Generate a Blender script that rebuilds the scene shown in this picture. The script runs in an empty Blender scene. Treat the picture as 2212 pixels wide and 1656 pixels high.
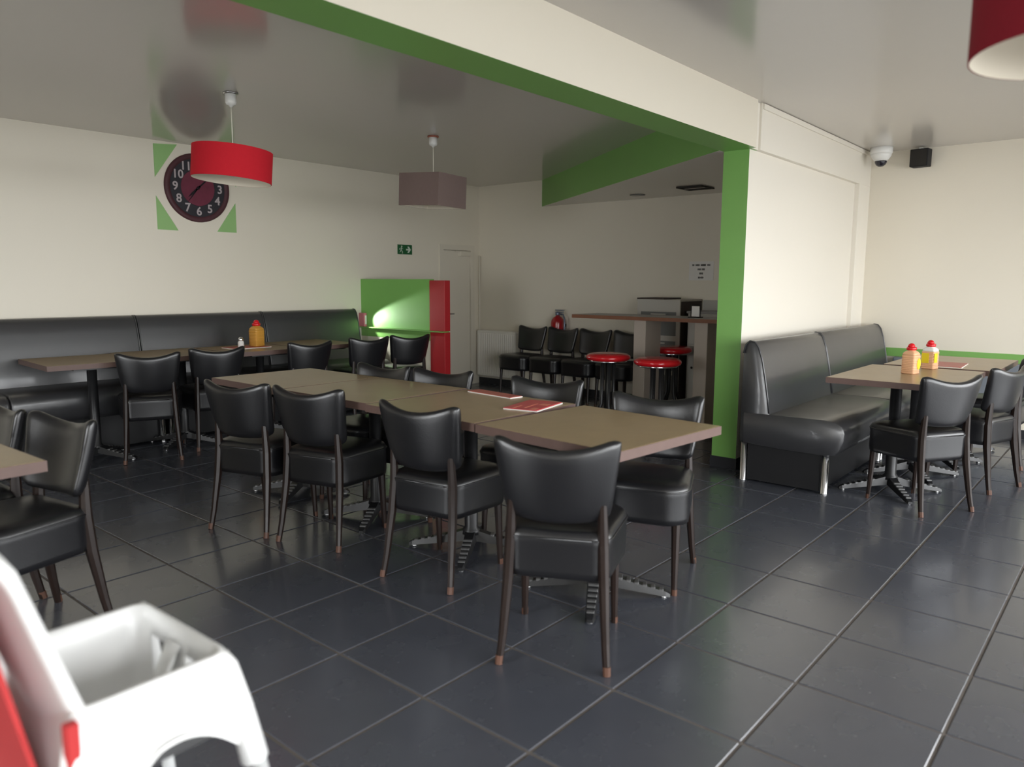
import bpy, bmesh, math, random
from mathutils import Vector, Matrix
random.seed(7)
PI = math.pi
R = math.radians
scn = bpy.context.scene
COL = scn.collection

# ------------------------------------------------------------------ camera
H = 1.5
FPX = 1627.0
YAW, PITCH, ROLL = R(40.357), R(-7.665), R(0.259)
fw = Vector((math.cos(PITCH)*math.cos(YAW), math.cos(PITCH)*math.sin(YAW), math.sin(PITCH)))
rt0 = Vector((math.sin(YAW), -math.cos(YAW), 0)); up0 = rt0.cross(fw)
rt = rt0*math.cos(ROLL) + up0*math.sin(ROLL)
up = -rt0*math.sin(ROLL) + up0*math.cos(ROLL)
cam_d = bpy.data.cameras.new('camera'); cam = bpy.data.objects.new('camera', cam_d); COL.objects.link(cam)
cam_d.sensor_width = 36.0; cam_d.sensor_fit = 'HORIZONTAL'; cam_d.lens = FPX/2212*36.0
cam_d.clip_start = 0.05; cam_d.clip_end = 100
cam.matrix_world = Matrix(((rt.x, up.x, -fw.x, 0), (rt.y, up.y, -fw.y, 0), (rt.z, up.z, -fw.z, H), (0, 0, 0, 1)))
cam_d.dof.use_dof = True; cam_d.dof.focus_distance = 5.8; cam_d.dof.aperture_fstop = 1.9
scn.camera = cam

# ------------------------------------------------------------------ daylight and exposure
scn.view_settings.view_transform = 'Standard'; scn.view_settings.look = 'None'
scn.view_settings.gamma = 1.0; scn.view_settings.use_curve_mapping = False
scn.view_settings.exposure = 0.0
w = bpy.data.worlds.new('overcast_sky'); scn.world = w; w.use_nodes = True
bg = w.node_tree.nodes['Background']; bg.inputs[0].default_value = (0.965, 0.985, 1.0, 1); bg.inputs[1].default_value = 11.3

# room extents
X0, X1, XF = -2.6, 8.75, 8.25      # back of room, right wall, far wall behind the dividing wall
Y0, Y1 = -2.6, 7.65                # window wall, left wall
ZC, ZB = 2.87, 2.52                # ceiling, underside of beam
YW = 2.48                          # face of dividing wall
YWB = 2.69
XP = 5.72                          # end of dividing wall (green post)
WIN = [(-2.3, -0.1), (0.0, 2.1), (2.2, 4.2), (4.3, 6.3), (6.4, 8.4)]   # window openings in the window wall
WZ0, WZ1 = 0.15, 2.45
WIN_FILL = [(2.1, 4.1)]                     # unseen opening added in the back wall to brighten the deep room, along y
def portal(loc, rot, sx, sy):
    l = bpy.data.lights.new('window_portal', 'AREA'); l.shape = 'RECTANGLE'; l.size = sx; l.size_y = sy
    l.cycles.is_portal = True
    o = bpy.data.objects.new('window_portal', l); COL.objects.link(o); o.location = loc; o.rotation_euler = rot
for a, b in WIN_FILL: portal((X0-0.1, (a+b)/2, (WZ0+WZ1)/2), (R(90), 0, R(-90)), b-a, WZ1-WZ0)
for i, (a, b) in enumerate(WIN):   # light portals in the openings: only guide the sampling of the sky
    portal(((a+b)/2, Y0-0.1, (WZ0+WZ1)/2), (R(90), 0, 0), b-a, WZ1-WZ0)

# ------------------------------------------------------------------ materials
MATS = {}
def mat(name, col, rough=0.5, spec=0.5, metal=0.0, var=0.06, nscale=6.0, bump=0.0, bscale=120.0, col2=None, coat=0.0, trans=0.0, rvar=0.0):
    m = bpy.data.materials.new(name); m.use_nodes = True
    nt = m.node_tree; b = nt.nodes['Principled BSDF']
    tc = nt.nodes.new('ShaderNodeTexCoord')
    nz = nt.nodes.new('ShaderNodeTexNoise'); nz.inputs['Scale'].default_value = nscale; nz.inputs['Detail'].default_value = 4
    nt.links.new(tc.outputs['Object'], nz.inputs['Vector'])
    mx = nt.nodes.new('ShaderNodeMix'); mx.data_type = 'RGBA'
    c1 = col; c2 = col2 if col2 else tuple(c*(1-var) for c in col)
    if not col2: c1 = tuple(min(1, c*(1+var)) for c in col)
    mx.inputs[6].default_value = (*c1, 1); mx.inputs[7].default_value = (*c2, 1)
    nt.links.new(nz.outputs['Fac'], mx.inputs[0]); nt.links.new(mx.outputs[2], b.inputs['Base Color'])
    b.inputs['Roughness'].default_value = rough; b.inputs['Specular IOR Level'].default_value = spec
    b.inputs['Metallic'].default_value = metal
    if coat: b.inputs['Coat Weight'].default_value = coat; b.inputs['Coat Roughness'].default_value = 0.12
    if trans: b.inputs['Transmission Weight'].default_value = trans
    if rvar:
        n2 = nt.nodes.new('ShaderNodeTexNoise'); n2.inputs['Scale'].default_value = 3.0; n2.inputs['Detail'].default_value = 5
        nt.links.new(tc.outputs['Object'], n2.inputs['Vector'])
        mr = nt.nodes.new('ShaderNodeMapRange'); mr.inputs[3].default_value = rough-rvar; mr.inputs[4].default_value = rough+rvar
        nt.links.new(n2.outputs['Fac'], mr.inputs[0]); nt.links.new(mr.outputs[0], b.inputs['Roughness'])
    if bump:
        nb = nt.nodes.new('ShaderNodeTexNoise'); nb.inputs['Scale'].default_value = bscale; nb.inputs['Detail'].default_value = 3
        nt.links.new(tc.outputs['Object'], nb.inputs['Vector'])
        bp = nt.nodes.new('ShaderNodeBump'); bp.inputs['Strength'].default_value = bump; bp.inputs['Distance'].default_value = 0.004
        nt.links.new(nb.outputs['Fac'], bp.inputs['Height']); nt.links.new(bp.outputs[0], b.inputs['Normal'])
    MATS[name] = m; return m
M = MATS
mat('wall_paint', (0.79, 0.735, 0.62), 0.42, 0.45, var=0.012, nscale=1.5)
mat('white_paint', (0.835, 0.79, 0.70), 0.40, 0.45, var=0.012, nscale=1.5)
mat('stretch_ceiling', (0.60, 0.57, 0.53), 0.16, 0.6, var=0.01, nscale=1.0)
mat('green_paint', (0.20, 0.43, 0.105), 0.38, 0.45, var=0.03)
mat('green_board', (0.20, 0.47, 0.11), 0.5, 0.3, var=0.02)
mat('light_green', (0.30, 0.52, 0.20), 0.55, 0.3, var=0.03)
mat('red_paint', (0.40, 0.02, 0.025), 0.4, 0.4, var=0.05)
mat('tile', (0.068, 0.073, 0.089), 0.27, 1.0, var=0.10, nscale=5, rvar=0.04, coat=0.35)
mat('grout', (0.15, 0.132, 0.118), 0.8, 0.2, var=0.15, nscale=20)
mat('leather', (0.009, 0.009, 0.0105), 0.30, 0.75, var=0.10, nscale=30, bump=0.15, bscale=260, rvar=0.05)
mat('bench_leather', (0.034, 0.034, 0.037), 0.40, 1.0, var=0.10, nscale=30, bump=0.12, bscale=260, rvar=0.04, coat=0.35)
mat('leg_wood', (0.016, 0.009, 0.007), 0.36, 0.35, var=0.3, nscale=9, bump=0.1)
mat('worn_wood', (0.10, 0.046, 0.029), 0.5, 0.4, var=0.3, nscale=14)
mat('table_laminate', (0.44, 0.325, 0.185), 0.30, 0.5, nscale=14, col2=(0.36, 0.265, 0.15), bump=0.05, rvar=0.05)
mat('table_edge', (0.135, 0.083, 0.07), 0.45, 0.4, var=0.12, nscale=20)
mat('cast_iron', (0.012, 0.012, 0.013), 0.38, 0.5, var=0.2, nscale=20)
mat('worn_iron', (0.16, 0.16, 0.16), 0.35, 0.5, metal=0.6, var=0.25, nscale=30)
mat('chrome', (0.75, 0.75, 0.76), 0.18, 0.5, metal=1.0, var=0.03)
mat('black_panel', (0.010, 0.010, 0.011), 0.5, 0.3, var=0.2)
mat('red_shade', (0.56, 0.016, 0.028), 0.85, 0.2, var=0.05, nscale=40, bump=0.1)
mat('darkened_red_shade', (0.22, 0.012, 0.022), 0.85, 0.2, var=0.05, nscale=40, bump=0.1)  # lampshade red darkened: shade away from the windows is put into the colour
mat('shade_lining', (0.72, 0.66, 0.55), 0.8, 0.2, var=0.03)
mat('taupe_shade', (0.20, 0.145, 0.13), 0.85, 0.2, var=0.05, nscale=40, bump=0.1)
mat('white_plastic', (0.82, 0.82, 0.80), 0.32, 0.5, var=0.02)
mat('grey_plastic', (0.45, 0.46, 0.46), 0.4, 0.4, var=0.02)
mat('copper_ring', (0.35, 0.12, 0.08), 0.5, 0.4, var=0.05)
mat('cord_white', (0.75, 0.72, 0.62), 0.6, 0.3, var=0.02)
mat('clock_black', (0.022, 0.020, 0.026), 0.5, 0.3, var=0.2, nscale=12)
mat('clock_rim', (0.075, 0.026, 0.032), 0.5, 0.3, var=0.3, nscale=14)
mat('clock_red', (0.15, 0.022, 0.046), 0.5, 0.3, var=0.25, nscale=14)
mat('clock_numeral', (0.46, 0.40, 0.41), 0.6, 0.2, var=0.1)
mat('hand_black', (0.012, 0.008, 0.012), 0.5, 0.2)
mat('red_leather', (0.55, 0.008, 0.014), 0.22, 0.5, var=0.04, coat=0.3)
mat('bar_top', (0.26, 0.25, 0.24), 0.35, 0.5, var=0.06)
mat('bar_edge', (0.20, 0.085, 0.045), 0.45, 0.4, var=0.2, nscale=12)
mat('leg_panel', (0.45, 0.39, 0.33), 0.35, 0.5, var=0.04)
mat('cabinet_white', (0.50, 0.48, 0.43), 0.45, 0.4, var=0.02)
mat('cabinet_grey', (0.15, 0.155, 0.15), 0.3, 0.5, var=0.04)
mat('cabinet_dark', (0.060, 0.045, 0.038), 0.5, 0.3, var=0.1)
mat('radiator_white', (0.86, 0.83, 0.76), 0.35, 0.5, var=0.01)
mat('extinguisher_red', (0.35, 0.010, 0.014), 0.25, 0.5, var=0.04, coat=0.3)
mat('rubber', (0.02, 0.022, 0.028), 0.55, 0.3)
mat('blue_grey_metal', (0.20, 0.23, 0.30), 0.35, 0.5, metal=0.5)
mat('paper', (0.80, 0.78, 0.74), 0.8, 0.2, var=0.02)
mat('ink', (0.05, 0.045, 0.04), 0.8, 0.1)
mat('sign_green', (0.015, 0.11, 0.035), 0.5, 0.3)
mat('sign_white', (0.62, 0.70, 0.60), 0.5, 0.3)
mat('menu_red', (0.72, 0.025, 0.045), 0.35, 0.5, nscale=16, col2=(0.60, 0.03, 0.05), coat=0.3)
mat('menu_orange', (0.80, 0.26, 0.17), 0.4, 0.4, var=0.3, nscale=30)
mat('faded_red', (0.50, 0.13, 0.10), 0.4, 0.4, var=0.1)
mat('sauce', (0.76, 0.43, 0.24), 0.30, 0.5, var=0.08, nscale=20)
mat('mustard_sauce', (0.60, 0.30, 0.05), 0.35, 0.5, var=0.1, nscale=20)
mat('clear_plastic', (0.80, 0.80, 0.76), 0.15, 0.5, var=0.01)
mat('label_yellow', (0.80, 0.60, 0.02), 0.4, 0.4, var=0.03)
mat('cap_red', (0.62, 0.006, 0.012), 0.25, 0.5, var=0.03)
mat('speaker_black', (0.012, 0.012, 0.014), 0.6, 0.3)
mat('dome_glass', (0.02, 0.018, 0.028), 0.06, 0.6)
mat('grille_dark', (0.03, 0.028, 0.025), 0.7, 0.2)
mat('highchair_white', (0.88, 0.88, 0.87), 0.30, 0.5, var=0.01)
mat('strap_red', (0.42, 0.03, 0.03), 0.6, 0.3, var=0.05)
mat('wainscot_grey', (0.20, 0.22, 0.25), 0.45, 0.4, var=0.05)
mat('skirting', (0.025, 0.026, 0.03), 0.4, 0.4, var=0.1)
mat('pink_plastic', (0.62, 0.20, 0.24), 0.5, 0.3)
mat('door_white', (0.74, 0.69, 0.585), 0.6, 0.2, var=0.01)
mat('steel', (0.5, 0.5, 0.5), 0.3, 0.5, metal=1.0)
mat('paving', (0.22, 0.215, 0.205), 0.8, 0.2, var=0.1)
mat('frame_dark', (0.10, 0.11, 0.12), 0.5, 0.4)

# ------------------------------------------------------------------ mesh helpers
class MB:
    """collects geometry; build() links it as ONE mesh object"""
    def __init__(s): s.v = []; s.f = []; s.mi = []; s.sm = []
    def add(s, vs, fs, mi=0, smooth=False, T=None):
        n = len(s.v)
        s.v += [tuple(T @ Vector(p)) if T else tuple(p) for p in vs]
        s.f += [tuple(i+n for i in q) for q in fs]; s.mi += [mi]*len(fs); s.sm += [smooth]*len(fs)
        return s
    def box(s, a, b, mi=0, bev=0.0, T=None, seg=1, faces=None):
        bm = bmesh.new(); bmesh.ops.create_cube(bm, size=1)
        for v in bm.verts:
            v.co = Vector([(a[k]+b[k])/2 + v.co[k]*(b[k]-a[k]) for k in range(3)])
        if bev > 0: bmesh.ops.bevel(bm, geom=bm.edges[:], offset=bev, segments=seg, affect='EDGES', profile=0.5)
        bm.verts.index_update(); bm.normal_update()
        vs = [v.co.copy() for v in bm.verts]
        n0 = len(s.f)
        fs = [[v.index for v in f.verts] for f in bm.faces]; ns = [f.normal.copy() for f in bm.faces]
        bm.free(); s.add(vs, fs, mi, False, T)
        if faces:                                  # material by face direction
            for k, n in enumerate(ns):
                for d, m in faces.items():
                    if n.dot(Vector(d)) > 0.8: s.mi[n0+k] = m
        return s
    def prism(s, poly, z0, z1, mi=0, T=None, side_mi=None, cap_mi=None):
        n = len(poly)
        vs = [(x, y, z0) for x, y in poly] + [(x, y, z1) for x, y in poly]
        s.add(vs, [tuple(range(n))[::-1], tuple(range(n, 2*n))], mi if cap_mi is None else cap_mi, False, T)
        for i in range(n):
            j = (i+1) % n
            s.add([vs[i], vs[j], vs[n+j], vs[n+i]], [(0, 1, 2, 3)], (side_mi[i] if side_mi else mi), False, T)
        return s
    def lathe(s, prof, n=24, mi=0, smooth=True, T=None, cap=True):
        vs = []; fs = []
        for r, z in prof:
            for k in range(n):
                a = 2*PI*k/n; vs.append((r*math.cos(a), r*math.sin(a), z))
        for i in range(len(prof)-1):
            for k in range(n):
                k2 = (k+1) % n; fs.append((i*n+k, i*n+k2, (i+1)*n+k2, (i+1)*n+k))
        if cap:
            if prof[0][0] > 1e-5: fs.append(tuple(range(n))[::-1])
            if prof[-1][0] > 1e-5: fs.append(tuple(range((len(prof)-1)*n, len(prof)*n)))
        return s.add(vs, fs, mi, smooth, T)
    def sweep(s, pts, rad, n=8, mi=0, smooth=True, T=None, square=False):
        """tube through pts; rad = number, list, or list of (rx, ry)"""
        P = [Vector(p) for p in pts]; m = len(P)
        vs = []; fs = []; ref = None
        for i, p in enumerate(P):
            t = (P[min(i+1, m-1)] - P[max(i-1, 0)]).normalized()
            if ref is None:
                ref = Vector((1, 0, 0)) if abs(t.x) < 0.9 else Vector((0, 1, 0))
            u = (ref - t*ref.dot(t)).normalized(); ref = u; v = t.cross(u)
            r = rad[i] if isinstance(rad, (list, tuple)) else rad
            rx, ry = r if isinstance(r, (list, tuple)) else (r, r)
            for k in range(n):
                a = 2*PI*(k+0.5)/n; c, q = math.cos(a), math.sin(a)
                if square:
                    mm = max(abs(c), abs(q)); c, q = c/mm, q/mm
                vs.append(p + u*rx*c + v*ry*q)
        for i in range(m-1):
            for k in range(n):
                k2 = (k+1) % n; fs.append((i*n+k, i*n+k2, (i+1)*n+k2, (i+1)*n+k))
        fs.append(tuple(range(n))[::-1]); fs.append(tuple(range((m-1)*n, m*n)))
        return s.add(vs, fs, mi, smooth, T)
    def loft(s, loops, mi=0, smooth=True, T=None, cap0=True, cap1=True):
        n = len(loops[0]); vs = [p for L in loops for p in L]; fs = []
        for i in range(len(loops)-1):
            for k in range(n):
                k2 = (k+1) % n; fs.append((i*n+k, i*n+k2, (i+1)*n+k2, (i+1)*n+k))
        if cap0: fs.append(tuple(range(n))[::-1])
        if cap1: fs.append(tuple(range((len(loops)-1)*n, len(loops)*n)))
        return s.add(vs, fs, mi, smooth, T)
    def mesh(s, name, mats):
        me = bpy.data.meshes.new(name); me.from_pydata(s.v, [], s.f)
        for m in (mats if isinstance(mats, (list, tuple)) else [mats]): me.materials.append(M[m] if isinstance(m, str) else m)
        me.polygons.foreach_set('material_index', s.mi); me.polygons.foreach_set('use_smooth', s.sm)
        bm = bmesh.new(); bm.from_mesh(me); bmesh.ops.recalc_face_normals(bm, faces=bm.faces[:]); bm.to_mesh(me); bm.free()
        me.update(); return me
    def build(s, name, mats, parent=None, loc=(0, 0, 0)):
        return link(name, s.mesh(name, mats), parent, loc)

def link(name, me, parent=None, loc=(0, 0, 0), rot=(0, 0, 0)):
    o = bpy.data.objects.new(name, me); COL.objects.link(o)
    if parent: o.parent = parent
    o.location = loc; o.rotation_euler = rot
    return o
def tag(o, label, cat, group=None):
    o['label'] = label; o['category'] = cat
    if group: o['group'] = group
    return o
def thing(name, label, cat, loc=(0, 0, 0), rz=0, group=None):
    o = bpy.data.objects.new(name, None); COL.objects.link(o); o.empty_display_size = 0.1
    o.location = loc; o.rotation_euler = (0, 0, rz)
    return tag(o, label, cat, group)
def struct(o, label=None):
    o['kind'] = 'structure'
    if label: o['label'] = label
    return o
def copy_tree(root, label, loc, rz, group=None):
    def rec(o, par):
        c = o.copy(); COL.objects.link(c)
        if par: c.parent = par
        for ch in list(o.children): rec(ch, c)
        return c
    r = rec(root, None); r.location = loc; r.rotation_euler = (0, 0, rz); r['label'] = label
    if group: r['group'] = group
    return r
def text_mesh(body, size, depth=0.002, bold=0.0):
    cu = bpy.data.curves.new('lettering', 'FONT'); cu.body = body; cu.size = size; cu.extrude = depth; cu.offset = bold
    cu.align_x = 'CENTER'; cu.align_y = 'CENTER'; cu.resolution_u = 3
    o = bpy.data.objects.new('lettering', cu); COL.objects.link(o)
    me = bpy.data.meshes.new_from_object(o.evaluated_get(bpy.context.evaluated_depsgraph_get()))
    bpy.data.objects.remove(o); return me

# ================================================================== THE ROOM
# floor: mortar bed with individual tiles
fl = MB(); fl.box((X0, Y0, -0.12), (X1+0.3, Y1+0.3, -0.004)); floor = struct(fl.build('floor', 'grout'), 'dark slate grey square tiles with light grout joints')
TP, TX, TY, GAP = 0.4965, 2.745, 0.415, 0.012
def proj(p):
    q = Vector(p) - Vector((0, 0, H)); d = q.dot(fw)
    if d < 0.25: return None
    return 1106 + FPX*q.dot(rt)/d, 828 - FPX*q.dot(up)/d, d
tm = MB(); tm.box((GAP/2, GAP/2, -0.015), (TP-GAP/2, TP-GAP/2, 0.0), bev=0.0025); tile_me = tm.mesh('tile', 'tile')
spots = []
i0, i1 = math.floor((X0-TX)/TP), math.ceil((X1-TX)/TP); j0, j1 = math.floor((Y0-TY)/TP), math.ceil((Y1-TY)/TP)
for i in range(i0, i1):
    for j in range(j0, j1):
        x, y = TX+i*TP, TY+j*TP
        vis = None
        for (a, b) in ((0, 0), (TP, 0), (0, TP), (TP, TP), (TP/2, TP/2)):
            p = proj((x+a, y+b, 0))
            if p and -20 < p[0] < 2232 and -20 < p[1] < 1676: vis = min(vis or 99, p[2])
        spots.append((vis if vis else 999, x, y))
spots.sort(); rest = MB(); nt_ = 0
for d, x, y in spots:
    if d < 900 and nt_ < 300:
        link('tile', tile_me, floor, (x, y, random.uniform(-0.0006, 0.0006))); nt_ += 1
    else:
        a, b = max(x+GAP/2, X0), max(y+GAP/2, Y0); c, e = min(x+TP-GAP/2, X1+0.2), min(y+TP-GAP/2, Y1+0.2)
        if c > a and e > b: rest.box((a, b, -0.015), (c, e, 0.0))
ro = rest.build('tile', 'tile', floor); ro['kind'] = 'stuff'

# ceiling, walls
c = MB(); c.box((X0, Y0, ZC), (X1+0.3, Y1+0.3, ZC+0.12)); struct(c.build('ceiling', 'stretch_ceiling'), 'glossy greyish stretch ceiling')
c = MB(); c.box((X0-0.15, Y1, 0), (7.42, Y1+0.15, ZC)); c.box((8.12, Y1, 0), (XF+0.15, Y1+0.15, ZC)); c.box((7.42, Y1, 2.0), (8.12, Y1+0.15, ZC)); c.box((7.42, Y1+0.10, 0), (8.12, Y1+0.15, 2.0))
struct(c.build('wall_left', 'wall_paint'), 'cream painted wall behind the long black bench')
c = MB(); c.box((XF, YWB, 0), (XF+0.15, Y1+0.15, ZC)); struct(c.build('wall_far', 'wall_paint'), 'cream wall behind the radiator and the bar table')
c = MB(); c.box((X1, Y0, 0), (X1+0.15, YW+0.02, ZC)); struct(c.build('wall_right', 'wall_paint'), 'cream wall with the security camera')
c = MB(); c.box((X0-0.2, Y0, 0), (X0, Y1, WZ0)); c.box((X0-0.2, Y0, WZ1), (X0, Y1, ZC))
ys = [Y0] + [v for ab in WIN_FILL for v in ab] + [Y1]
for k in range(0, len(ys), 2): c.box((X0-0.2, ys[k], WZ0), (X0, ys[k+1], WZ1))
struct(c.build('wall_back', 'wall_paint'), 'cream wall behind the viewer with the added window')
for i, (a, b) in enumerate(WIN_FILL):
    f = MB(); t = 0.06
    f.box((X0-0.12, a, WZ0), (X0-0.05, a+t, WZ1)); f.box((X0-0.12, b-t, WZ0), (X0-0.05, b, WZ1))
    f.box((X0-0.12, a+t, WZ0), (X0-0.05, b-t, WZ0+t)); f.box((X0-0.12, a+t, WZ1-t), (X0-0.05, b-t, WZ1))
    struct(f.build('window_%d' % (i+6), 'frame_dark'), 'dark framed unseen window added behind the viewer to brighten the room')
# window wall (behind and right of the viewer): piers, sill and head around real openings
c = MB(); c.box((X0-0.15, Y0-0.2, 0), (X1+0.15, Y0, WZ0)); c.box((X0-0.15, Y0-0.2, WZ1), (X1+0.15, Y0, ZC))
xs = [X0-0.15] + [v for ab in WIN for v in ab] + [X1+0.15]
for k in range(0, len(xs), 2): c.box((xs[k], Y0-0.2, WZ0), (xs[k+1], Y0, WZ1))
struct(c.build('wall_front', 'wall_paint'), 'window wall of the dining room')
for i, (a, b) in enumerate(WIN):
    f = MB(); t = 0.06
    f.box((a, Y0-0.12, WZ0), (a+t, Y0-0.05, WZ1)); f.box((b-t, Y0-0.12, WZ0), (b, Y0-0.05, WZ1))
    f.box((a+t, Y0-0.12, WZ0), (b-t, Y0-0.05, WZ0+t)); f.box((a+t, Y0-0.12, WZ1-t), (b-t, Y0-0.05, WZ1))
    f.box(((a+b)/2-0.03, Y0-0.12, WZ0+t), ((a+b)/2+0.03, Y0-0.05, WZ1-t))
    struct(f.build('window_%d' % (i+1), 'frame_dark'), 'dark framed shop window')
c = MB(); c.box((-14, -16, -0.2), (20, Y0-0.2, -0.13)); c.box((-14, Y0-0.2, -0.2), (X0-0.2, 14, -0.13))
struct(c.build('pavement', 'paving'), 'grey pavement outside the windows')
# dividing wall with green end face, recessed white panel and lintel
c = MB(); c.box((XP, YW, 0.09), (XF+0.6, YWB, ZC), 0, faces={(-1, 0, 0): 1, (0, 1, 0): 2})
wm = struct(c.build('wall_middle', ['white_paint', 'green_paint', 'wall_paint']), 'white dividing wall with a bright green painted end face')
c = MB(); c.box((XP+0.10, 2.435, ZB), (X1, YW, ZC), bev=0.002); c.build('lintel', 'white_paint', wm)
c = MB(); c.box((8.38, 2.435, 0.09), (X1, YW, ZB), bev=0.002); c.build('side_frame', 'white_paint', wm)
c = MB(); c.box((XP+0.11, 2.42, ZC-0.045), (X1, 2.435, ZC-0.004), bev=0.003); c.build('cable_duct', 'white_paint', wm)
c = MB(); c.box((XP-0.008, YW-0.008, 0), (X1, YWB+0.01, 0.09)); struct(c.build('baseboard_middle', 'skirting'))
# beam
c = MB(); c.box((X0, 2.42, ZB), (XP-0.02, YWB, ZC), 0, faces={(0, 0, -1): 1, (0, 1, 0): 1})
struct(c.build('trim_1', ['wall_paint', 'green_paint']), 'long ceiling beam, white front and green underside')
c = MB(); c.box((XP-0.02, 2.455, ZB), (XP+0.10, YWB, ZC-0.001), 0, faces={(0, 0, -1): 1})
struct(c.build('trim_2', ['white_paint', 'green_paint']), 'recessed joint between the beam and the dividing wall')
# lowered ceiling with diagonal green face
poly = [(XP-0.08, YWB), (XF, YWB), (XF, 6.49)]
c = MB(); c.prism(poly, ZB, ZC, 0, side_mi=[0, 0, 1], cap_mi=0)
struct(c.build('trim_3', ['stretch_ceiling', 'green_paint']), 'lowered ceiling corner with a diagonal green face')
c = MB(); c.box((X0, Y1-0.012, 0), (6.0, Y1, 0.09)); struct(c.build('baseboard_left', 'skirting'))
c = MB(); c.box((XF-0.012, YWB+0.01, 0), (XF, Y1, 0.09)); struct(c.build('baseboard_far', 'skirting'))
c = MB(); c.box((X1-0.012, Y0, 0), (X1, 2.43, 0.09)); struct(c.build('baseboard_right', 'skirting'))
c = MB(); c.box((X1-0.012, Y0, 0.735), (X1, 2.434, 0.825), bev=0.002); struct(c.build('trim_4', 'green_paint'), 'green dado rail on the right wall')
c = MB(); c.box((X1-0.07, Y0, 0.30), (X1, 2.08, 0.733), bev=0.015, seg=2); struct(c.build('trim_5', 'wainscot_grey'), 'grey padded panel below the green dado rail')
# door in the left wall
c = MB(); c.box((7.50, Y1-0.005, 0.01), (8.04, Y1+0.035, 1.94), bev=0.003)
dr = struct(c.build('door_1', 'door_white'), 'cream flush door in the far left corner')
c = MB(); c.box((7.42, Y1-0.02, 0), (7.495, Y1+0.08, 2.02)); c.box((8.045, Y1-0.02, 0), (8.12, Y1+0.08, 2.02)); c.box((7.495, Y1-0.02, 1.945), (8.045, Y1+0.08, 2.02)); c.build('door_frame', 'door_white', dr)
c = MB(); c.box((7.80, Y1-0.06, 1.865), (8.03, Y1-0.006, 1.925)); c.box((7.72, Y1-0.035, 1.926), (7.92, Y1-0.022, 1.938)); c.build('door_closer', 'door_white', dr)
c = MB(); c.sweep([(7.56, Y1-0.006, 1.05), (7.56, Y1-0.05, 1.05), (7.66, Y1-0.055, 1.05)], 0.01, 8); c.build('door_handle', 'steel', dr)
c = MB(); c.sweep([(8.215, Y1-0.03, 0.1), (8.215, Y1-0.03, 1.88)], 0.014, 8); struct(c.build('trim_6', 'door_white'), 'thin vertical rod added in the far corner for the door frame shadow')  # added rod stands in for the dark shadow of the door frame

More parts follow.
